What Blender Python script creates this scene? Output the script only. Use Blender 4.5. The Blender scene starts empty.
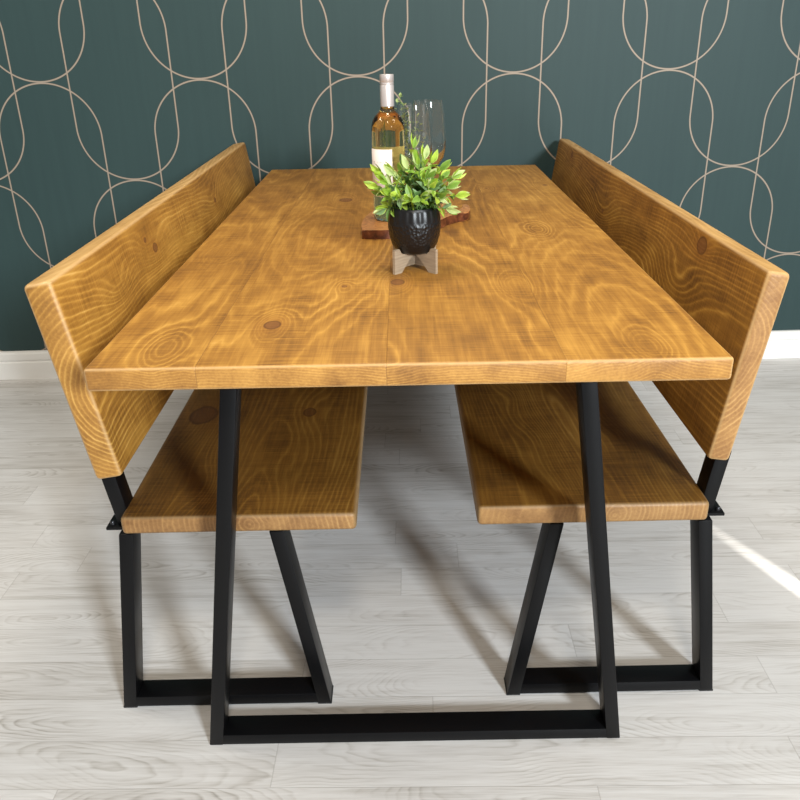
import bpy, bmesh, math, random
from mathutils import Vector, Matrix
random.seed(7)
C = bpy.context.scene.collection
PI = math.pi

# ------------------------------------------------------------------ measures (metres)
W, L, H, T = .8863, 1.7603, .76, .0345                     # table top
WALL_Y, WALL_YAW = 1.8411, .0239
BENCH = {
 -1: dict(x=-.0922, y=.1402, yaw=.0043, sw=.3984, st=.0345, bbu=.3793, bbz=.5131, btu=.4316, btz=.8448, bth=.0450),
  1: dict(x=.1141, y=.1527, yaw=.0060, sw=.3957, st=.0385, bbu=.3781, bbz=.5160, btu=.4255, btz=.8354, bth=.0375),
}
SL, SZ = 1.6765, .434

# ------------------------------------------------------------------ node helper
class NT:
    def __init__(s, name):
        s.m = bpy.data.materials.new(name); s.m.use_nodes = True
        s.t = s.m.node_tree; s.t.nodes.clear()
        s.out = s.t.nodes.new('ShaderNodeOutputMaterial')
    def n(s, typ, **kw):
        x = s.t.nodes.new(typ)
        for k, v in kw.items(): setattr(x, k, v)
        return x
    def put(s, sock, v):
        if v is None: return
        if isinstance(v, bpy.types.NodeSocket): s.t.links.new(v, sock)
        else:
            if sock.type == 'RGBA' and len(v) == 3: v = (*v, 1)
            sock.default_value = v
    def math(s, op, a, b=None, c=None, clamp=False):
        x = s.n('ShaderNodeMath', operation=op); x.use_clamp = clamp
        s.put(x.inputs[0], a); s.put(x.inputs[1], b); s.put(x.inputs[2], c)
        return x.outputs[0]
    def add(s, a, b): return s.math('ADD', a, b)
    def sub(s, a, b): return s.math('SUBTRACT', a, b)
    def mul(s, a, b): return s.math('MULTIPLY', a, b)
    def xyz(s, x, y, z):
        k = s.n('ShaderNodeCombineXYZ'); s.put(k.inputs[0], x); s.put(k.inputs[1], y); s.put(k.inputs[2], z)
        return k.outputs[0]
    def sep(s, v):
        k = s.n('ShaderNodeSeparateXYZ'); s.put(k.inputs[0], v); return k.outputs
    def noise(s, vec, scale=1, detail=2, rough=.5, dist=0):
        k = s.n('ShaderNodeTexNoise'); s.put(k.inputs['Vector'], vec)
        k.inputs['Scale'].default_value = scale; k.inputs['Detail'].default_value = detail
        k.inputs['Roughness'].default_value = rough; k.inputs['Distortion'].default_value = dist
        return k.outputs[0]
    def white(s, v):
        k = s.n('ShaderNodeTexWhiteNoise', noise_dimensions='1D'); s.put(k.inputs['W'], v); return k.outputs
    def ramp(s, f, stops, interp='LINEAR'):
        k = s.n('ShaderNodeValToRGB'); k.color_ramp.interpolation = interp
        e = k.color_ramp.elements
        while len(e) < len(stops): e.new(.5)
        for i, (p, c) in enumerate(stops):
            e[i].position = p; e[i].color = (*c, 1) if len(c) == 3 else c
        s.put(k.inputs[0], f); return k.outputs[0]
    def rng(s, v, a, b, c=0., d=1., smooth=False):
        k = s.n('ShaderNodeMapRange')
        if smooth: k.interpolation_type = 'SMOOTHSTEP'
        s.put(k.inputs[0], v)
        for i, q in enumerate((a, b, c, d)): s.put(k.inputs[1+i], q)
        return k.outputs[0]
    def mix(s, f, a, b, mode='MIX'):
        k = s.n('ShaderNodeMix', data_type='RGBA', blend_type=mode)
        s.put(k.inputs[0], f); s.put(k.inputs[6], a); s.put(k.inputs[7], b); return k.outputs[2]
    def bump(s, h, strength=.2, dist=.001, normal=None):
        k = s.n('ShaderNodeBump'); k.inputs['Strength'].default_value = strength
        k.inputs['Distance'].default_value = dist; s.put(k.inputs['Height'], h)
        if normal is not None: s.put(k.inputs['Normal'], normal)
        return k.outputs[0]
    def bsdf(s, **kw):
        k = s.n('ShaderNodeBsdfPrincipled')
        for a, v in kw.items(): s.put(k.inputs[a.replace('_', ' ')], v)
        s.t.links.new(k.outputs[0], s.out.inputs[0]); return k

def lin(r, g, b):
    f = lambda c: (c/255/12.92 if c/255 <= .04045 else ((c/255+.055)/1.055)**2.4)
    return (f(r), f(g), f(b))

# ------------------------------------------------------------------ stained pine
def pine(name, amap, seams=(), centre=0., knots=(), seed=0., heart=.07, sp=.0075, tone=1.0, dark=1.0, endtint=.8, inv=False, swing=.25, gain=1.15, run=.8, side=.6, endk=1.):
    """amap: which object axes are across / along / depth; knots: (across, along, radius, rise, core)"""
    N = NT(name)
    tc = N.n('ShaderNodeTexCoord'); o = N.sep(tc.outputs['Object']); nrm = N.sep(tc.outputs['Normal'])
    A, Lg, D = (o['XYZ'.index(c)] for c in amap)
    nl = N.math('ABSOLUTE', nrm['XYZ'.index(amap[1])])
    idx, cen, groove = seed, centre, 0.
    if seams:
        ed = [-.443] + list(seams) + [.443]
        cen = (ed[0]+ed[1])/2
        for i, sx in enumerate(seams):
            st = N.math('GREATER_THAN', A, sx)
            idx = N.add(idx, st)
            cen = N.add(cen, N.mul(st, (ed[i+2]+ed[i+1])/2-(ed[i+1]+ed[i])/2))
            g = N.rng(N.math('ABSOLUTE', N.sub(A, sx)), 0, .0010, 1, 0)
            groove = N.math('MAXIMUM', groove, g)
    rv = N.sep(N.white(N.add(idx, seed*1.37+.31))['Color'])
    off = N.mul(idx, 17.3)
    lo = N.noise(N.xyz(N.mul(A, 1.2), N.add(N.mul(Lg, .9*run), off), N.mul(D, 1.2)), 1.3, 1)
    lo2 = N.noise(N.xyz(N.add(N.mul(A, 1.2), 9.1), N.add(N.mul(Lg, 1.25*run), off), N.mul(D, 1.2)), 1.1, 1)
    a = N.sub(N.sub(A, cen), N.add(N.mul(N.sub(lo, .5), swing), N.mul(N.sub(rv[0], .5), .07)))
    h = N.add(heart, N.mul(N.sub(lo2, .5), swing))
    h = N.sub(D, N.mul(h, -1))
    r = N.math('SQRT', N.add(N.mul(a, a), N.mul(h, h)))
    wob = N.noise(N.xyz(N.mul(A, 10), N.add(N.mul(Lg, 3.2*run), off), N.mul(D, 10)), 1.6, 3, .6)
    f = N.add(r, N.mul(N.sub(wob, .5), .012))
    core = 0.; ringk = 0.; halo = 0.
    for (ka, kl, kr, rise, kc) in knots:
        da = N.mul(N.sub(A, ka), 1/kr); dl = N.mul(N.sub(Lg, kl), 1/(kr*2.6))
        d2 = N.add(N.mul(da, da), N.mul(dl, dl))
        e = N.math('EXPONENT', N.mul(d2, -1))
        f = N.add(f, N.mul(e, rise))
        if kc:
            ca = N.mul(N.sub(A, ka), 1/kc); cl = N.mul(N.sub(Lg, kl), 1/(kc*1.5))
            dd = N.math('SQRT', N.add(N.mul(ca, ca), N.mul(cl, cl)))
            dd = N.add(dd, N.mul(N.sub(wob, .5), .9))
            core = N.math('MAXIMUM', core, N.rng(dd, .8, 1.02, 1, 0, True))
            ringk = N.math('MAXIMUM', ringk, N.mul(N.rng(dd, .78, 1., 0, 1, True), N.rng(dd, 1., 1.25, 1, 0, True)))
            halo = N.math('MAXIMUM', halo, N.rng(dd, 1., 3.2, 1, 0, True))
    ph = N.mul(f, 1/sp)
    fr = N.math('FRACT', ph)
    band = N.white(N.math('FLOOR', ph))['Value']
    line = N.ramp(fr, [(0, (.0,)*3), (.30, (.04,)*3), (.52, (.45,)*3), (.68, (1,)*3), (.84, (.35,)*3), (1, (.0,)*3)])
    fine = N.noise(N.xyz(N.mul(A, 240), N.add(N.mul(Lg, 7), off), N.mul(D, 240)), 1, 3, .6)
    saw = N.noise(N.xyz(N.mul(A, 9), N.add(N.mul(Lg, 420), off), N.mul(D, 9)), 1, 2, .6)
    saw2 = N.noise(N.xyz(N.mul(A, 3), N.add(N.mul(Lg, 60), off), N.mul(D, 3)), 1, 2, .6)
    blot = N.noise(N.xyz(N.mul(A, 5), N.add(N.mul(Lg, 2.6), off), N.mul(D, 5)), 1.2, 3, .6)
    big = N.noise(N.xyz(N.mul(A, 2.2), N.add(N.mul(Lg, 1.6), off), N.mul(D, 2.2)), 1.5, 2)
    patch = N.noise(N.xyz(N.mul(A, 14), N.add(N.mul(Lg, 5), off), N.mul(D, 14)), 1.4, 3, .6)
    k = tone
    v = N.mul(line, N.rng(blot, .3, .7, .08, .62))
    v = N.mul(v, N.rng(band, 0, 1, .35, 1.0))
    if inv: v = N.sub(.42, N.mul(v, gain))
    v = N.add(v, N.mul(N.sub(fine, .5), .50))
    v = N.add(v, N.mul(N.mul(N.sub(saw, .5), N.rng(patch, .35, .65, .2, 1.)), 1.1))
    v = N.add(v, N.mul(N.sub(saw2, .5), .16))
    v = N.add(v, N.mul(N.sub(patch, .5), .85))
    v = N.add(v, N.mul(N.sub(big, .5), .75))
    v = N.add(v, N.mul(N.sub(rv[1], .5), .14))
    v = N.add(N.mul(v, dark), .30)
    col = N.ramp(v, [(0, tuple(q*k for q in (.64, .375, .100))), (.3, tuple(q*k for q in (.475, .240, .044))),
                     (.62, tuple(q*k for q in (.30, .135, .021))), (1, tuple(q*k for q in (.125, .050, .009)))])
    col = N.mix(N.mul(halo, .25), col, (.30*k, .115*k, .02*k))
    col = N.mix(N.mul(core, .72), col, (.15*k, .055*k, .017*k))
    col = N.mix(N.mul(ringk, .8), col, (.085*k, .028*k, .009*k))
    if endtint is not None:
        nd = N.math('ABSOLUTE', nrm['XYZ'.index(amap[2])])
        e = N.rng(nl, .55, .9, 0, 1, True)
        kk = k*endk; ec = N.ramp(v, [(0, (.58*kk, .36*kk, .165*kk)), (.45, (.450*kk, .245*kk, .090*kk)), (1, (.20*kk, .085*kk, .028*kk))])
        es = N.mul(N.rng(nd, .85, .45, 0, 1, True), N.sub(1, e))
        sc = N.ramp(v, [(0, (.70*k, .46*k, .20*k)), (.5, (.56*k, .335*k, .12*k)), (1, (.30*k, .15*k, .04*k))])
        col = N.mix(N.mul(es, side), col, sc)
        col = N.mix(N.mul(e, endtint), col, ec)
    col = N.mix(N.mul(groove, .35), col, (.12, .05, .015))
    ab = [N.math('ABSOLUTE', q) for q in nrm[:3]]
    mxn = N.math('MAXIMUM', ab[0], N.math('MAXIMUM', ab[1], ab[2]))
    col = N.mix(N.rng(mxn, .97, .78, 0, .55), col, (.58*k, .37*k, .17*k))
    hgt = N.add(N.mul(line, -.35), N.add(N.mul(fine, .35), N.mul(saw, .5)))
    hgt = N.sub(hgt, N.mul(groove, 1.3))
    b = N.bump(hgt, .30, .0012)
    rough = N.rng(v, 0, 1, .40, .56)
    N.bsdf(Base_Color=col, Roughness=rough, Normal=b, Specular_IOR_Level=.38)
    return N.m

# ------------------------------------------------------------------ other materials
def simple(name, col, rough=.5, metal=0., spec=.5, **kw):
    N = NT(name); N.bsdf(Base_Color=(*col, 1), Roughness=rough, Metallic=metal, Specular_IOR_Level=spec, **kw); return N.m

def steel_black():
    N = NT('black_powder_coat'); tc = N.n('ShaderNodeTexCoord')
    n = N.noise(tc.outputs['Object'], 900, 2)
    N.bsdf(Base_Color=(.0035, .0035, .004, 1), Roughness=.36, Specular_IOR_Level=.18, Normal=N.bump(n, .08, .0004))
    return N.m

def floor_mat():
    N = NT('grey_wood_vinyl'); tc = N.n('ShaderNodeTexCoord'); o = N.sep(tc.outputs['Object'])
    x, y = o[0], o[1]
    pw = .1025
    row = N.math('FLOOR', N.mul(N.sub(y, .064), 1/pw))
    fy = N.math('FRACT', N.mul(N.sub(y, .064), 1/pw))
    rr = N.sep(N.white(N.mul(row, 1.713))['Color'])
    pl = .92
    xs = N.mul(N.add(x, N.mul(rr[0], 3.1)), 1/pl)
    colm = N.math('FLOOR', xs); fx = N.math('FRACT', xs)
    pid = N.add(N.mul(row, 7.13), N.mul(colm, 3.71))
    pr = N.sep(N.white(pid)['Color'])
    a = N.mul(N.sub(fy, .5), pw); l = N.mul(fx, pl)
    off = N.mul(pid, 5.77)
    lo = N.noise(N.xyz(N.mul(a, 3), N.add(N.mul(l, 1.2), off), off), 1.2, 1)
    lo2 = N.noise(N.xyz(N.mul(a, 4), N.add(N.mul(l, 1.9), off), N.add(off, 4.4)), 1.2, 1)
    ac = N.sub(a, N.add(N.mul(N.sub(lo, .5), .16), N.mul(N.sub(pr[0], .5), .05)))
    h = N.add(.03, N.mul(N.sub(lo2, .42), .16))
    r = N.math('SQRT', N.add(N.mul(ac, ac), N.mul(h, h)))
    wob = N.noise(N.xyz(N.mul(a, 22), N.add(N.mul(l, 7), off), 0.), 1.5, 2)
    f = N.add(r, N.mul(N.sub(wob, .5), .012))
    ph = N.mul(f, 1/.0058)
    fr = N.math('FRACT', ph)
    line = N.ramp(fr, [(0, (0,)*3), (.5, (.25,)*3), (.8, (1,)*3), (1, (0,)*3)])
    fine = N.noise(N.xyz(N.mul(a, 420), N.add(N.mul(l, 14), off), off), 1, 3, .6)
    streak = N.noise(N.xyz(N.mul(a, 60), N.add(N.mul(l, 3.2), off), off), 1.3, 3, .6)
    blot = N.noise(N.xyz(N.mul(a, 12), N.add(N.mul(l, 4), off), off), 1.3, 2)
    v = N.mul(line, N.rng(blot, .36, .72, .0, .62))
    v = N.add(v, N.mul(N.sub(fine, .5), .85)); v = N.add(v, N.mul(N.sub(streak, .5), 1.35))
    v = N.add(v, N.mul(N.sub(pr[1], .5), .40))
    v = N.add(N.mul(v, .95), .22)
    col = N.ramp(v, [(0, lin(214, 212, 210)), (.35, lin(203, 200, 197)), (.7, lin(185, 181, 176)), (1, lin(158, 153, 147))])
    vor = N.n('ShaderNodeTexVoronoi'); N.put(vor.inputs['Vector'], N.xyz(N.mul(x, 2.1), N.mul(y, 5.2), 0.)); vor.inputs['Scale'].default_value = 1.
    col = N.mix(N.rng(vor.outputs['Distance'], .015, .05, .65, 0, True), col, lin(120, 108, 98))
    sy = N.math('MINIMUM', fy, N.sub(1, fy)); sx = N.mul(N.math('MINIMUM', fx, N.sub(1, fx)), pl/pw)
    g = N.rng(N.math('MINIMUM', sy, sx), 0, .014, 1, 0)
    col = N.mix(N.mul(g, .35), col, lin(120, 112, 104))
    hgt = N.sub(N.mul(fine, .4), N.mul(g, 1.0))
    N.bsdf(Base_Color=col, Roughness=N.rng(v, 0, 1, .46, .6), Specular_IOR_Level=.35, Normal=N.bump(hgt, .25, .0008))
    return N.m

def wall_mat():
    """teal wallpaper with interlaced thin stadium outlines; object x along the wall, z up"""
    N = NT('teal_geometric_wallpaper'); tc = N.n('ShaderNodeTexCoord'); o = N.sep(tc.outputs['Object'])
    x, z = o[0], o[2]
    ws, wh, wx, wz, rad = .51835, .63484, -.14671, 1.04145, .1712
    def stadium(cx, cz):
        du = N.math('FRACT', N.add(N.mul(N.sub(x, cx), 1/ws), .5))
        du = N.mul(N.sub(du, .5), ws)
        dz = N.math('FRACT', N.add(N.mul(N.sub(z, cz), 1/wh), .5))
        dz = N.math('ABSOLUTE', N.mul(N.sub(dz, .5), wh))
        dz = N.math('MAXIMUM', N.sub(dz, wh/2-rad), 0.)
        return N.math('ABSOLUTE', N.sub(N.math('SQRT', N.add(N.mul(du, du), N.mul(dz, dz))), rad-.002))
    d = N.math('MINIMUM', stadium(wx, wz+wh/2), stadium(wx+ws/2, wz))
    gold = N.rng(d, .0018, .0028, 1, 0, True)
    rim = N.rng(d, .0026, .0045, 1, 0, True)
    streak = N.noise(N.xyz(N.mul(x, 38), N.mul(z, 1.6), 0.), 1.2, 4, .65)
    broad = N.noise(N.xyz(N.mul(x, 3), N.mul(z, 2), 0.), 1, 3)
    scuff = N.noise(N.xyz(N.mul(x, 160), N.mul(z, 9), 3.), 1, 2)
    v = N.add(N.mul(N.sub(streak, .5), .5), N.add(N.mul(N.sub(broad, .5), .35), .5))
    col = N.ramp(v, [(.2, (.0195, .0425, .0425)), (.8, (.0285, .0565, .055))])
    col = N.mix(N.rng(scuff, .70, .80, 0, .35), col, (.022, .045, .046))
    col = N.mix(N.mul(rim, .5), col, (.06, .045, .03))
    col = N.mix(gold, col, (.31, .25, .195))
    N.bsdf(Base_Color=col, Roughness=.55, Specular_IOR_Level=.3, Metallic=N.mul(gold, .15), Normal=N.bump(streak, .1, .0006))
    return N.m

def glass(name, col=(1, 1, 1), ior=1.45, rough=0.):
    N = NT(name); N.bsdf(Base_Color=(*col, 1), Roughness=rough, Transmission_Weight=1., IOR=ior); return N.m

def olive_wood():
    N = NT('olive_wood'); tc = N.n('ShaderNodeTexCoord'); o = N.sep(tc.outputs['Object'])
    n = N.noise(N.xyz(N.mul(o[0], 14), N.mul(o[1], 14), N.mul(o[2], 60)), 1, 2, .5, 1.5)
    fr = N.math('FRACT', N.mul(n, 9))
    f2 = N.noise(N.xyz(N.mul(o[0], 30), N.mul(o[1], 180), N.mul(o[2], 180)), 1, 3)
    v = N.add(N.mul(fr, .55), N.mul(f2, .4))
    col = N.ramp(v, [(.1, (.60, .30, .10)), (.5, (.42, .17, .05)), (.9, (.17, .055, .02))])
    nz = N.math('ABSOLUTE', N.sep(tc.outputs['Normal'])[2])
    bark = N.ramp(N.noise(tc.outputs['Object'], 70, 3), [(.35, (.06, .016, .008)), (.6, (.17, .05, .02)), (.75, (.30, .12, .05))])
    col = N.mix(N.rng(nz, .25, .6, 1, 0, True), col, bark)
    N.bsdf(Base_Color=col, Roughness=.32); return N.m

def leaf_mat():
    N = NT('leaf_green'); at = N.n('ShaderNodeAttribute'); at.attribute_name = 'tint'
    c = at.outputs['Color']
    tc = N.n('ShaderNodeTexCoord'); n = N.noise(tc.outputs['Object'], 120, 2)
    col = N.mix(N.rng(n, .35, .7, 0, .3), c, (.10, .22, .04, 1))
    k = N.bsdf(Base_Color=col, Roughness=.42, Subsurface_Weight=0.)
    tr = N.n('ShaderNodeBsdfTranslucent'); N.put(tr.inputs[0], col)
    mx = N.n('ShaderNodeMixShader'); mx.inputs[0].default_value = .25
    N.t.links.new(k.outputs[0], mx.inputs[1]); N.t.links.new(tr.outputs[0], mx.inputs[2]); N.t.links.new(mx.outputs[0], N.out.inputs[0])
    return N.m

def pot_mat():
    N = NT('black_hammered_ceramic'); tc = N.n('ShaderNodeTexCoord'); o = N.sep(tc.outputs['Object'])
    v = N.n('ShaderNodeTexVoronoi'); N.put(v.inputs['Vector'], tc.outputs['Object']); v.inputs['Scale'].default_value = 170
    z = o[2]
    ban = N.mul(N.rng(z, .010, .020, 0, 1, True), N.rng(z, .052, .062, 1, 0, True))
    ang = N.math('ARCTAN2', o[1], o[0])
    rib = N.math('SINE', N.mul(ang, 22))
    top = N.mul(N.rng(z, .056, .064, 0, 1, True), N.rng(z, .078, .082, 1, 0, True))
    h = N.add(N.mul(v.outputs['Distance'], ban), N.mul(N.mul(rib, .25), top))
    N.bsdf(Base_Color=(.005, .005, .006, 1), Roughness=.38, Specular_IOR_Level=.45, Normal=N.bump(h, .6, .003)); return N.m

def grey_wood():
    N = NT('pale_grey_wood'); tc = N.n('ShaderNodeTexCoord'); o = N.sep(tc.outputs['Object'])
    n = N.noise(N.xyz(N.mul(o[0], 20), N.mul(o[1], 20), N.mul(o[2], 260)), 1, 3)
    col = N.ramp(n, [(.3, (.40, .31, .215)), (.7, (.27, .20, .135))])
    N.bsdf(Base_Color=col, Roughness=.5); return N.m

STEEL = steel_black()
SCREW = simple('dark_screw_head', (.05, .05, .055), .3, .8)
RUBBER = simple('black_rubber', (.012, .012, .012), .7)
WHITE = simple('white_gloss_paint', (.80, .785, .755), .3)

# ------------------------------------------------------------------ mesh helpers
def link(name, bm, mat, parent=None, smooth=True, loc=None, rot=None):
    bmesh.ops.recalc_face_normals(bm, faces=bm.faces)
    me = bpy.data.meshes.new(name); bm.to_mesh(me); bm.free()
    o = bpy.data.objects.new(name, me); C.objects.link(o)
    if mat: me.materials.append(mat)
    if smooth:
        for p in me.polygons: p.use_smooth = True
        me.set_sharp_from_angle(angle=math.radians(40))
    if parent: o.parent = parent
    if loc: o.location = loc
    if rot: o.rotation_euler = rot
    return o

def box(bm, x0, x1, y0, y1, z0, z1, bev=0., seg=2):
    n0 = set(bm.verts)
    vs = [bm.verts.new((x, y, z)) for x in (x0, x1) for y in (y0, y1) for z in (z0, z1)]
    F = [(0, 1, 3, 2), (4, 6, 7, 5), (0, 4, 5, 1), (2, 3, 7, 6), (0, 2, 6, 4), (1, 5, 7, 3)]
    fs = [bm.faces.new([vs[i] for i in f]) for f in F]
    if bev:
        es = list({e for f in fs for e in f.edges})
        bmesh.ops.bevel(bm, geom=es, offset=bev, segments=seg, profile=.5, affect='EDGES')

def hexa(bm, P, bev=0., seg=2):
    """P: 4 bottom corners then 4 top corners, same winding"""
    vs = [bm.verts.new(p) for p in P]
    fs = [bm.faces.new([vs[i] for i in f]) for f in ((3, 2, 1, 0), (4, 5, 6, 7), (0, 1, 5, 4), (1, 2, 6, 5), (2, 3, 7, 6), (3, 0, 4, 7))]
    if bev:
        es = list({e for f in fs for e in f.edges})
        bmesh.ops.bevel(bm, geom=es, offset=bev, segments=seg, profile=.5, affect='EDGES')

def lean_bar(bm, xb, xt, w, y0, y1, z0, z1, bev=.0018):
    """upright rectangular tube whose left side runs from xb (bottom) to xt (top); w = width along x"""
    hexa(bm, [(xb, y0, z0), (xb+w, y0, z0), (xb+w, y1, z0), (xb, y1, z0),
              (xt, y0, z1), (xt+w, y0, z1), (xt+w, y1, z1), (xt, y1, z1)], bev)

def lathe(bm, prof, seg=48, a0=0., a1=2*PI, closed=True):
    n = seg if closed else seg+1
    rings = []
    for r, z in prof:
        if r < 1e-6: rings.append([bm.verts.new((0, 0, z))]); continue
        rings.append([bm.verts.new((r*math.cos(a0+(a1-a0)*i/seg), r*math.sin(a0+(a1-a0)*i/seg), z)) for i in range(n)])
    for A, B in zip(rings, rings[1:]):
        m = seg
        for i in range(m):
            j = (i+1) % n if closed else i+1
            if len(A) == 1 and len(B) == 1: continue
            if len(A) == 1: bm.faces.new((A[0], B[j], B[i]))
            elif len(B) == 1: bm.faces.new((A[i], A[j], B[0]))
            else: bm.faces.new((A[i], A[j], B[j], B[i]))

def tube(bm, pts, rad, seg=8):
    pts = [Vector(p) for p in pts]; rings = []
    for i, p in enumerate(pts):
        t = (pts[min(i+1, len(pts)-1)]-pts[max(i-1, 0)]).normalized()
        u = t.cross(Vector((.3, .9, .1))).normalized(); v = t.cross(u)
        r = rad[i] if isinstance(rad, (list, tuple)) else rad
        rings.append([bm.verts.new(p+u*r*math.cos(2*PI*k/seg)+v*r*math.sin(2*PI*k/seg)) for k in range(seg)])
    for A, B in zip(rings, rings[1:]):
        for k in range(seg): bm.faces.new((A[k], A[(k+1) % seg], B[(k+1) % seg], B[k]))
    bm.faces.new(rings[0]); bm.faces.new(rings[-1][::-1])

def thing(name, label, cat, loc=(0, 0, 0), rz=0., group=None):
    o = bpy.data.objects.new(name, None); C.objects.link(o); o.empty_display_size = .1
    o.location = loc; o.rotation_euler = (0, 0, rz); tag(o, label, cat, group); return o
def tag(o, label, cat, group=None):
    o['label'] = label; o['category'] = cat
    if group: o['group'] = group
def struct(o, label=None, cat=None):
    o['kind'] = 'structure'
    if label: o['label'] = label
    if cat: o['category'] = cat

# ------------------------------------------------------------------ room
bm = bmesh.new(); box(bm, -4, 4, -5.5, 2.4, -.05, 0)
fl = link('floor', bm, floor_mat(), smooth=False, rot=(0, 0, -.012))
struct(fl, 'pale grey wood-effect plank floor', 'floor')
bm = bmesh.new(); box(bm, -3.6, 3.6, .013, .113, 0, 2.7)
wl = link('wall_back', bm, wall_mat(), smooth=False, loc=(0, WALL_Y, 0), rot=(0, 0, WALL_YAW))
struct(wl, 'dark teal wallpapered wall with thin interlaced gold outlines', 'wall')
bm = bmesh.new()
prof = [(.013, 0), (-.004, 0), (-.004, .066), (-.0015, .070), (-.0015, .074), (-.004, .078), (-.0035, .100), (-.001, .106), (.004, .109), (.013, .109)]
va = [bm.verts.new((-3.6, y, z)) for y, z in prof]; vb = [bm.verts.new((3.6, y, z)) for y, z in prof]
for i in range(len(prof)):
    j = (i+1) % len(prof); bm.faces.new((va[i], va[j], vb[j], vb[i]))
bm.faces.new(va); bm.faces.new(vb[::-1])
bb = link('baseboard_back', bm, WHITE, smooth=False, loc=(0, WALL_Y, 0), rot=(0, 0, WALL_YAW))
struct(bb, 'white grooved skirting board along the teal wall', 'baseboard')

# ------------------------------------------------------------------ dining table
tb = thing('dining_table', 'long honey-stained plank dining table on black trapezium steel legs', 'table', (0, 0, 0))
TABLE_KNOTS = [(-.209, .170, .024, .026, .0130), (-.015, .393, .022, .024, .0110), (-.110, .372, .016, .012, .004), (.191, .361, .028, .022, .0),
               (-.160, 1.191, .028, .026, .015), (-.350, .075, .030, .022, .0), (.340, .052, .026, -.022, .0), (.30, .80, .028, .022, .0),
               (.408, 1.364, .022, .024, .006), (-.38, .62, .03, .025, 0.), (.12, 1.02, .024, .022, .005), (.235, 1.33, .02, .02, .004)]
bm = bmesh.new(); box(bm, -W/2, W/2, 0, L, H-T, H, .0055, 3)
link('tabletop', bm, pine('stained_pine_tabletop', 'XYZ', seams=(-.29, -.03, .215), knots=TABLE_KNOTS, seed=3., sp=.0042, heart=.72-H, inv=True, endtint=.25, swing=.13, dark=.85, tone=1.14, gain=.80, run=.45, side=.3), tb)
WB, WT, TA, TD, RH = .3714, .2716, .0245, .0484, .023
for y0 in (.0566, L-.028-TD):
    y1 = y0+TD; zt = H-T-.005
    for s in (-1, 1):
        bm = bmesh.new()
        xb, xt = (s*WB if s < 0 else WB-TA), (s*WT if s < 0 else WT-TA)
        lean_bar(bm, xb, xt, TA, y0, y1, 0, zt); link('leg', bm, STEEL, tb)
    bm = bmesh.new(); box(bm, -WB+TA-.004, WB-TA+.004, y0+.0006, y1-.0006, .0005, RH, .0018)
    link('foot_rail', bm, STEEL, tb)
    bm = bmesh.new(); box(bm, -WT-.02, WT+.02, y0+.004, y1-.004, zt-.0002, H-T, .0008)
    link('mounting_plate', bm, STEEL, tb)

# ------------------------------------------------------------------ benches
def make_bench(side, label, kseat, kback):
    p = BENCH[side]
    r = thing('dining_bench', label, 'bench', (p['x'], p['y'], 0), p['yaw'], 'benches beside the dining table')
    sx = lambda a, b: (min(side*a, side*b), max(side*a, side*b))
    bm = bmesh.new(); x0, x1 = sx(0, p['sw']); box(bm, x0, x1, 0, SL, SZ-p['st'], SZ, .0080, 4)
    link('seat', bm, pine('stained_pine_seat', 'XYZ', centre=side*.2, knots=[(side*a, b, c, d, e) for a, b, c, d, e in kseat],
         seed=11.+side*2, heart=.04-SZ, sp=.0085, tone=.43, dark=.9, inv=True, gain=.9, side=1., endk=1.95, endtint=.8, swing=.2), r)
    dx, dz = p['btu']-p['bbu'], p['btz']-p['bbz']; l = math.hypot(dx, dz); ang = math.atan2(dx, dz)
    bm = bmesh.new(); x0, x1 = sx(0, p['bth']); box(bm, x0, x1, 0, SL, 0, l, .0080, 4)
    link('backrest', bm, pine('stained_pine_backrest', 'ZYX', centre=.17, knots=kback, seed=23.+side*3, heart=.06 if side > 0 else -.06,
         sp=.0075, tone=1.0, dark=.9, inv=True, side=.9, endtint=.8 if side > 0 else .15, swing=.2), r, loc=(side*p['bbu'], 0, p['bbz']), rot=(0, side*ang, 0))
    LBO, LTO, LBI, LTI, A, D, R = .463, .4085, .0659, .1266, .0246, .0473, .0267
    zt = SZ-p['st']-.005
    for y0 in (.0105, SL-.0105-D):
        y1 = y0+D
        for qb, qt in ((LBO-A, LTO-A), (LBI, LTI)):
            x0, _ = sx(qb, qb+A); t0, _ = sx(qt, qt+A)
            bm = bmesh.new(); lean_bar(bm, x0, t0, A, y0, y1, .003, zt); lg = link('leg', bm, STEEL, r)
            bm = bmesh.new(); box(bm, x0-.001, x0+A+.001, y0+.001, y1-.001, 0, .0034, .0008)
            link('foot_pad', bm, RUBBER, lg)
        x0, x1 = sx(LBI+A-.004, LBO-A+.004)
        bm = bmesh.new(); box(bm, x0, x1, y0+.0006, y1-.0006, .0035, R, .0018); link('foot_rail', bm, STEEL, r)
        x0, x1 = sx(LTI-.02, .434)
        py0, py1 = (y0+.014, y1+.010) if y0 < .5 else (y0-.010, y1-.014)
        bm = bmesh.new(); box(bm, x0, x1, py0, py1, zt-.0002, zt+.0050, .0008); pl = link('mounting_plate', bm, STEEL, r)
        bm = bmesh.new(); lathe(bm, [(0, .0075), (.0028, .0070), (.0042, .005), (.0042, 0), (0, 0)], 16)
        link('bolt', bm, SCREW, pl, loc=(side*.4255, (py0+py1)/2-.010, zt+.0042))
        # back post: rises from the plate just behind the seat edge, same lean as the backrest
        bm = bmesh.new(); k = dx/dz; zb, ze = zt+.0045, p['bbz']-.001
        qb = .3895; qe = qb+(ze-zb)*k*.95
        yy0, yy1 = (y0+.020, y0+.020+D*.82) if y0 < .5 else (y1-.020-D*.82, y1-.020)
        ze0 = ze - .0
        x0, _ = sx(qb, qb+A); t0, _ = sx(qe, qe+A)
        lean_bar(bm, x0, t0, A, yy0, yy1, zb, ze0); link('back_post', bm, STEEL, r)
    return r
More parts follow.
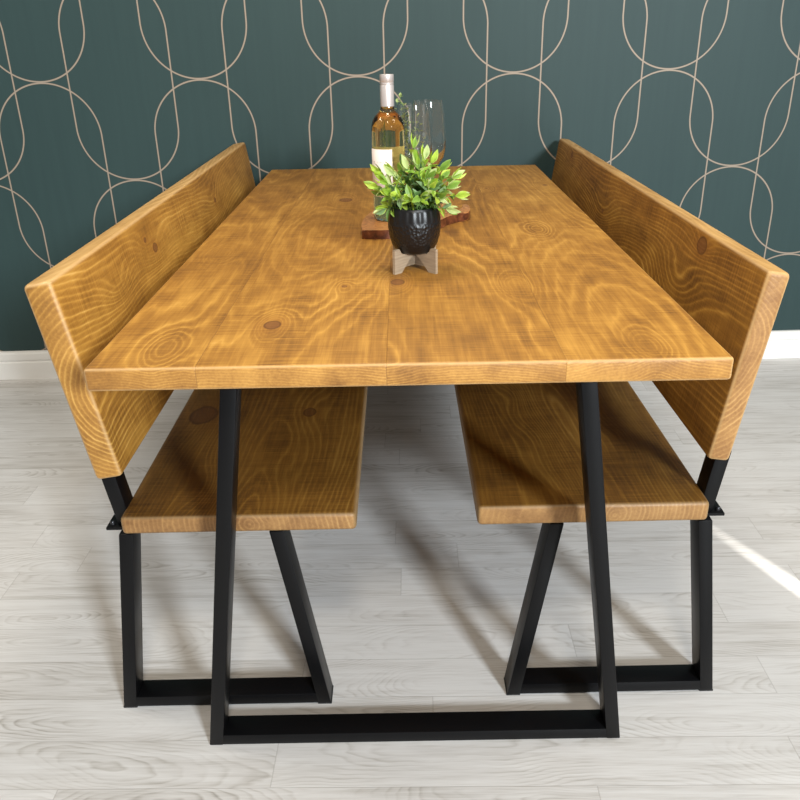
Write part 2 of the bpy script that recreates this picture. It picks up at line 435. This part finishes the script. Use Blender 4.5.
make_bench(-1, 'pine bench with leaning plank backrest, left of the table', 
    [(.344, .400, .050, .035, .026), (.276, .094, .036, .035, .0), (.116, .404, .050, .035, .012), (.160, .155, .045, .03, .0), (.2, .9, .06, .04, .01)],
    [(.266, .489, .040, .030, .009), (.292, .444, .018, .012, .005), (.255, .24, .030, .03, .0), (.253, 1.073, .04, .03, .006)])
make_bench(1, 'pine bench with leaning plank backrest, right of the table',
    [(.143, .017, .055, .045, .0), (.135, .242, .040, .03, .0), (.118, .450, .030, .03, .0), (.31, .234, .045, -.03, .0), (.25, .8, .06, .04, .01)],
    [(.297, .265, .022, .022, .0135), (.213, .345, .050, .045, .0), (.220, .954, .055, .045, .005), (.117, .52, .05, -.03, .0), (.299, 1.437, .03, .02, .008)])

# ------------------------------------------------------------------ olive wood serving board
def outline_slab(poly, z0, z1, bev):
    bm = bmesh.new()
    # Catmull-Rom smoothing of the outline
    P = [Vector((x, y)) for x, y in poly]; Q = []
    n = len(P)
    for i in range(n):
        a, b, c, d = P[i-1], P[i], P[(i+1) % n], P[(i+2) % n]
        for t in (0, .25, .5, .75):
            Q.append(.5*((2*b)+(c-a)*t+(2*a-5*b+4*c-d)*t*t+(3*b-a-3*c+d)*t**3))
    lo = [bm.verts.new((q.x, q.y, z0)) for q in Q]; hi = [bm.verts.new((q.x, q.y, z1)) for q in Q]
    m = len(Q)
    for i in range(m): bm.faces.new((lo[i], lo[(i+1) % m], hi[(i+1) % m], hi[i]))
    ft = bm.faces.new(hi); fb = bm.faces.new(lo[::-1])
    bmesh.ops.bevel(bm, geom=list(ft.edges)+list(fb.edges), offset=bev, segments=2, profile=.6, affect='EDGES')
    return bm
BT = .780
poly = [(-.094, .742), (-.088, .730), (-.040, .726), (.02, .745), (.062, .785), (.088, .832), (.100, .855), (.126, .884), (.150, .902), (.158, .940), (.156, .995),
        (.143, .995), (.140, .950), (.122, .925), (.104, .925), (.100, .965), (.108, 1.03), (.070, 1.075), (.01, 1.06), (-.055, .985), (-.088, .89), (-.097, .80)]
cb = link('serving_board', outline_slab(poly, H+.0005, BT, .003), olive_wood())
tag(cb, 'rustic reddish-brown olive wood board with hooked handle under the bottle', 'serving board')

# ------------------------------------------------------------------ wine bottle
bt = thing('wine_bottle', 'clear bottle of white wine with silver screw cap and cream label', 'bottle', (-.0335, .842, BT+.0005), 0)
GL = glass('clear_bottle_glass', (.93, .97, .88), 1.45)
out = [(0, .003), (.020, .002), (.033, 0), (.0362, .004), (.0366, .012), (.0366, .192), (.0358, .204), (.0330, .2145), (.0275, .2235), (.0205, .230), (.0160, .2355), (.0142, .244), (.0136, .262), (.0134, .298), (0, .2985)]
bm = bmesh.new(); lathe(bm, out)
link('glass_body', bm, GL, bt)
inn = [(0, .010), (.020, .008), (.031, .006), (.0342, .012), (.0342, .191), (.0334, .202), (.0306, .2120), (.0253, .2205), (.0190, .227), (.0150, .231), (0, .231)]
N = NT('white_wine'); N.bsdf(Base_Color=(.99, .87, .50, 1), Roughness=0., Transmission_Weight=1., IOR=1.34)
bm = bmesh.new(); lathe(bm, inn); link('wine', bm, N.m, bt)
bm = bmesh.new(); lathe(bm, [(.0139, .243), (.0150, .2435), (.0150, .2860), (.0144, .2868), (.0144, .2880), (.0151, .2888), (.0151, .2905), (.0144, .2912), (.0144, .2925), (.0152, .2935), (.0152, .3060), (.0145, .3078), (0, .3080)])
link('screw_cap', bm, simple('brushed_silver_cap', (.66, .60, .58), .38, .55), bt)
N = NT('cream_paper_label'); tc = N.n('ShaderNodeTexCoord'); o = N.sep(tc.outputs['Object'])
z = o[2]
ln = N.noise(N.xyz(N.mul(o[0], 400), 0., N.mul(z, 30)), 1, 2)
txt = N.mul(N.rng(ln, .5, .58, 0, 1), N.math('MULTIPLY', N.math('GREATER_THAN', z, .128), N.math('LESS_THAN', z, .131)))
N.bsdf(Base_Color=N.mix(N.mul(txt, .6), (.80, .70, .64, 1), (.35, .25, .22, 1)), Roughness=.6)
bm = bmesh.new(); lathe(bm, [(.0368, .055), (.0368, .157)], 40, math.radians(180), math.radians(283), False); lb_ = link('front_label', bm, N.m, bt)
s = lb_.modifiers.new('thickness', 'SOLIDIFY'); s.thickness = .0003; s.offset = 1
bm = bmesh.new(); lathe(bm, [(.0368, .055), (.0368, .157)], 40, math.radians(20), math.radians(125), False); lb2 = link('back_label', bm, N.m, bt)
s = lb2.modifiers.new('thickness', 'SOLIDIFY'); s.thickness = .0003; s.offset = 1

# ------------------------------------------------------------------ wine glasses
CG = glass('thin_clear_glass', (.985, .99, .985), 1.45)
def wine_glass(x, y, label):
    h = .241
    outer = [(0, 0), (.030, 0), (.0345, .0010), (.0345, .0022), (.020, .0040), (.008, .0075), (.0040, .014), (.0035, .030), (.0035, .065), (.0050, .076),
             (.013, .083), (.026, .094), (.037, .110), (.0425, .132), (.0437, .155), (.0415, .185), (.0385, .215), (.0345, h)]
    inner = [(.0331, h), (.0371, .215), (.0401, .185), (.0423, .155), (.0411, .132), (.0348, .112), (.0248, .097), (.012, .0865), (0, .083)]
    bm = bmesh.new(); lathe(bm, outer+inner, 56)
    o = link('wine_glass', bm, CG, loc=(x, y, BT+.0004)); tag(o, label, 'wine glass', 'wine glasses behind the plant'); return o
wine_glass(.0225, .910, 'empty stemmed wine glass next to the bottle, nearer of the two glasses')
wine_glass(.0600, 1.020, 'empty stemmed wine glass farther from the bottle, farther of the two glasses')

# ------------------------------------------------------------------ leaves
def leaf(bm, lay, base, d, up, ln, wd, tint, curl=.25):
    d = d.normalized(); s = d.cross(up)
    if s.length < 1e-3: s = d.cross(Vector((1, 0, 0)))
    s.normalize(); n = s.cross(d).normalized()
    prof = [(0, .10), (.15, .55), (.35, .95), (.55, 1.), (.75, .74), (.9, .36), (1, .04)]
    rows = []
    for t, w in prof:
        c = base+d*ln*t - n*ln*curl*t*t
        rows.append([bm.verts.new(c+s*wd*.5*w*k + n*wd*.22*w*abs(k)) for k in (-1, -.5, 0, .5, 1)])
    for A, B in zip(rows, rows[1:]):
        for k in range(4):
            f = bm.faces.new((A[k], A[k+1], B[k+1], B[k]))
            for lp in f.loops:
                edge = (k == 0 and lp.vert in (A[0], B[0])) or (k == 3 and lp.vert in (A[4], B[4]))
                c = tint if not edge else tuple(min(1, q*1.2+.05) for q in tint)
                lp[lay] = (*c, 1)
LM = leaf_mat()
STEM = simple('green_stem', (.10, .19, .04), .5)

# ------------------------------------------------------------------ pot stand and potted plant
PC = Vector((.0172, .482, H))
st = thing('plant_pot_stand', 'small pale wooden cross stand holding the black plant pot', 'plant stand', PC, math.radians(45))
GW = grey_wood()
def arch_board(along_x, name):
    hl, th = .0560, .0058
    pts = [(-hl, 0), (-hl+.018, 0)]
    for i in range(9):
        a = i/8; x = -hl+.018+(2*hl-.036)*a; pts.append((x, .0305*(1-abs(2*a-1)**1.35)))
    pts += [(hl-.018, 0), (hl, 0), (hl, .0455), (hl-.0130, .0455), (hl-.0175, .0375), (hl-.0230, .0342), (-hl+.0230, .0342), (-hl+.0175, .0375), (-hl+.0130, .0455), (-hl, .0455)]
    q = []
    for p_ in pts:
        if not q or (abs(p_[0]-q[-1][0])+abs(p_[1]-q[-1][1])) > 1e-5: q.append(p_)
    bm = bmesh.new()
    A = [bm.verts.new((x, -th/2, z) if along_x else (-th/2, x, z)) for x, z in q]
    B = [bm.verts.new((x, th/2, z) if along_x else (th/2, x, z)) for x, z in q]
    n = len(q)
    for i in range(n): bm.faces.new((A[i], A[(i+1) % n], B[(i+1) % n], B[i]))
    f1 = bm.faces.new(A); f2 = bm.faces.new(B[::-1])
    bmesh.ops.triangulate(bm, faces=[f1, f2])
    return link(name, bm, GW, st, smooth=False)
arch_board(True, 'cross_board'); arch_board(False, 'cross_board')

pp = thing('potted_plant', 'black hammered pot of bright yellow-green small-leaved foliage on a wooden stand', 'potted plant', PC+Vector((0, 0, .0345)))
bm = bmesh.new()
lathe(bm, [(0, 0), (.030, 0), (.036, .004), (.0425, .015), (.0470, .030), (.0492, .047), (.0485, .062), (.0455, .078), (.0432, .0835), (.0418, .0842), (.0405, .083), (.0420, .076), (.043, .068), (0, .068)], 56)
link('pot', bm, pot_mat(), pp)
bm = bmesh.new(); lathe(bm, [(0, .0735), (.02, .0740), (.0415, .0725), (.0415, .069), (0, .069)], 32)
link('soil', bm, simple('dark_soil', (.02, .016, .012), .9), pp)
rnd = random.Random(4)
bmL = bmesh.new(); layL = bmL.loops.layers.float_color.new('tint')
bmS = bmesh.new()
# stem tips: x offset and height above pot base, depth offset
tips = [(-.068, .130, .00), (-.062, .150, .02), (-.050, .140, -.02), (-.054, .095, -.02), (-.038, .152, .0), (-.030, .118, -.035), (-.020, .150, .03), (-.012, .163, -.01),
        (.001, .196, .01), (.008, .172, -.025), (.022, .176, .015), (.026, .150, -.02), (.034, .168, .02), (.050, .158, 0.), (.062, .130, -.02), (.074, .142, .015), (.080, .112, .0),
        (.046, .118, -.035), (-.008, .118, -.045), (.014, .120, -.045), (-.042, .112, .03), (.040, .120, .035), (.0, .14, .04), (.060, .095, -.03), (-.024, .135, .015), (.018, .135, .0), (-.046, .125, -.03), (.030, .135, -.04), (.068, .125, .03), (-.060, .115, .02), (.054, .14, .03), (.010, .155, .03)]
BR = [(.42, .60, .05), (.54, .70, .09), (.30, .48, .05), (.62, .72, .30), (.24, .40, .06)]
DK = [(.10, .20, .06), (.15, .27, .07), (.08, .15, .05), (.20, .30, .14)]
for tx, tz, ty in tips:
    a = rnd.uniform(0, 2*PI); b0 = Vector((.016*math.cos(a)+tx*.22, .018*math.sin(a), .070))
    e = Vector((tx*.95, ty, tz-.012)); mid = b0.lerp(e, .5)+Vector((-tx*.12, -ty*.1, .012))
    pts = [b0*(1-t)**2+mid*2*t*(1-t)+e*t*t for t in [i/8 for i in range(9)]]
    tube(bmS, pts, [.0013-.0006*i/8 for i in range(9)], 6)
    for i in range(3, 9):
        P = pts[i]; tdir = (pts[i]-pts[i-1]).normalized(); fr = i/8
        for k in range(2 if i < 8 else 4):
            az = i*1.57+k*PI+rnd.uniform(-.5, .5) if i < 8 else k*PI/2+rnd.uniform(-.4, .4)
            side = tdir.cross(Vector((0, 1, .1))).normalized(); s2 = tdir.cross(side)
            rad = side*math.cos(az)+s2*math.sin(az)
            d = tdir*(.55 if i < 8 else 1.1)+rad*(.9 if i < 8 else .45)
            ln = rnd.uniform(.017, .027)*(0.85+.25*fr)
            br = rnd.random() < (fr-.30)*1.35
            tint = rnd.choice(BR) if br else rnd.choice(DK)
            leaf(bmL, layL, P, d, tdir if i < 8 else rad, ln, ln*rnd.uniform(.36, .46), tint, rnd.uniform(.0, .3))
# a few thin grassy blades
for i in range(10):
    a = rnd.uniform(0, 2*PI); b0 = Vector((.02*math.cos(a), .02*math.sin(a), .07)); d = Vector((math.cos(a)*.8, math.sin(a)*.6, 1))
    leaf(bmL, layL, b0, d, Vector((0, 0, 1)), rnd.uniform(.05, .075), .005, rnd.choice(DK+BR[:2]), .25)
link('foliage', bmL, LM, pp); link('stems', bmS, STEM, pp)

# ------------------------------------------------------------------ slim sprig behind the bottle and glasses
sp = thing('leafy_sprig', 'slim pale-green sprig with tiny leaves standing behind the bottle and glasses', 'sprig', (.022, 1.118, H))
bmL = bmesh.new(); layL = bmL.loops.layers.float_color.new('tint'); bmS = bmesh.new()
for tx, tz, ty in [(-.028, .262, 0), (-.036, .250, .01), (-.012, .232, .01), (-.026, .212, -.01), (.020, .195, .0), (.034, .160, .01), (.0, .18, -.01), (.012, .215, .0), (-.018, .17, .01)]:
    e = Vector((tx, ty*.6, tz)); b0 = Vector((rnd.uniform(-.004, .004), rnd.uniform(-.003, .003), 0)); mid = Vector((tx*.15, 0, tz*.55))
    pts = [b0*(1-t)**2+mid*2*t*(1-t)+e*t*t for t in [i/12 for i in range(13)]]
    tube(bmS, pts, .0009, 6)
    for i in range(4, 13):
        for k in range(3):
            az = rnd.uniform(0, 2*PI)
            d = Vector((math.cos(az), math.sin(az)*.6, rnd.uniform(.2, 1.2)))
            ln = rnd.uniform(.010, .016)
            leaf(bmL, layL, pts[i], d, Vector((0, 0, 1)), ln, ln*.5, rnd.choice([(.42, .52, .20), (.30, .40, .14), (.50, .56, .30), (.24, .34, .10)]), .2)
link('foliage', bmL, LM, sp); link('stem', bmS, STEM, sp)

# ------------------------------------------------------------------ light
w = bpy.data.worlds.new('World'); bpy.context.scene.world = w; w.use_nodes = True
w.node_tree.nodes['Background'].inputs[0].default_value = (1., .95, .88, 1)
w.node_tree.nodes['Background'].inputs[1].default_value = .36
def area(name, loc, tgt, sx, sy, power, col, shape='RECTANGLE'):
    d = bpy.data.lights.new(name, 'AREA'); d.shape = shape; d.size = sx; d.size_y = sy; d.energy = power; d.color = col
    o = bpy.data.objects.new(name, d); C.objects.link(o); o.location = loc
    o.rotation_euler = (Vector(tgt)-Vector(loc)).to_track_quat('-Z', 'Y').to_euler(); return o
area('window_daylight', (2.9, -5.4, 2.9), (0, .4, .2), .85, 1.05, 600, (.86, .94, 1.))
area('ceiling_panel_front', (.1, -1.35, 2.5), (.1, -1.1, 0), .35, .35, 26, (1., .91, .76))
area('ceiling_panel_middle', (0, .75, 2.5), (0, .75, 0), .45, .45, 17, (1., .92, .78))
area('ceiling_panel_left', (-1.5, .5, 2.5), (-1.5, .5, 0), .5, .5, 13, (1., .92, .78))
area('ceiling_panel_right', (1.3, .2, 2.5), (1.3, .2, 0), .5, .5, 10, (1., .92, .78))
# sun through the gap of a door: a long thin patch on the floor at the right
d = bpy.data.lights.new('sun_gap', 'SPOT'); d.energy = 900; d.spot_size = math.radians(14); d.spot_blend = .8; d.shadow_soft_size = .004; d.color = (1, .97, .9)
o = bpy.data.objects.new('sun_gap', d); C.objects.link(o)
src = Vector((1.95, -1.9, 1.5)); tgt = Vector((1.015, .18, 0))
o.location = src; o.rotation_euler = (tgt-src).to_track_quat('-Z', 'Y').to_euler(); o.scale = (.10, 1, 1)

# ------------------------------------------------------------------ camera
cam = bpy.data.cameras.new('camera'); co = bpy.data.objects.new('camera', cam); C.objects.link(co)
yaw, pitch, roll = -.00305139, .42592827, -.0197343226
cy, sy, cp, sp_ = math.cos(yaw), math.sin(yaw), math.cos(pitch), math.sin(pitch)
fwd = Vector((sy*cp, cy*cp, -sp_)); r0 = Vector((cy, -sy, 0)); u0 = r0.cross(fwd)
c_, s_ = math.cos(roll), math.sin(roll)
rr_, uu_ = c_*r0+s_*u0, -s_*r0+c_*u0
M = Matrix(((rr_.x, uu_.x, -fwd.x, -.00272), (rr_.y, uu_.y, -fwd.y, -1.014158), (rr_.z, uu_.z, -fwd.z, 1.16759), (0, 0, 0, 1)))
co.matrix_world = M
cam.sensor_width = 36; cam.lens = 805.855*36/800
cam.shift_x = -(404.674-400)/800; cam.shift_y = (398.808-400)/800
cam.clip_start = .01
S = bpy.context.scene; S.camera = co
S.view_settings.view_transform = 'Standard'; S.view_settings.look = 'None'; S.view_settings.gamma = 1
S.view_settings.use_curve_mapping = False; S.view_settings.exposure = 0.
S.cycles.max_bounces = 14; S.cycles.transmission_bounces = 12; S.cycles.caustics_refractive = True
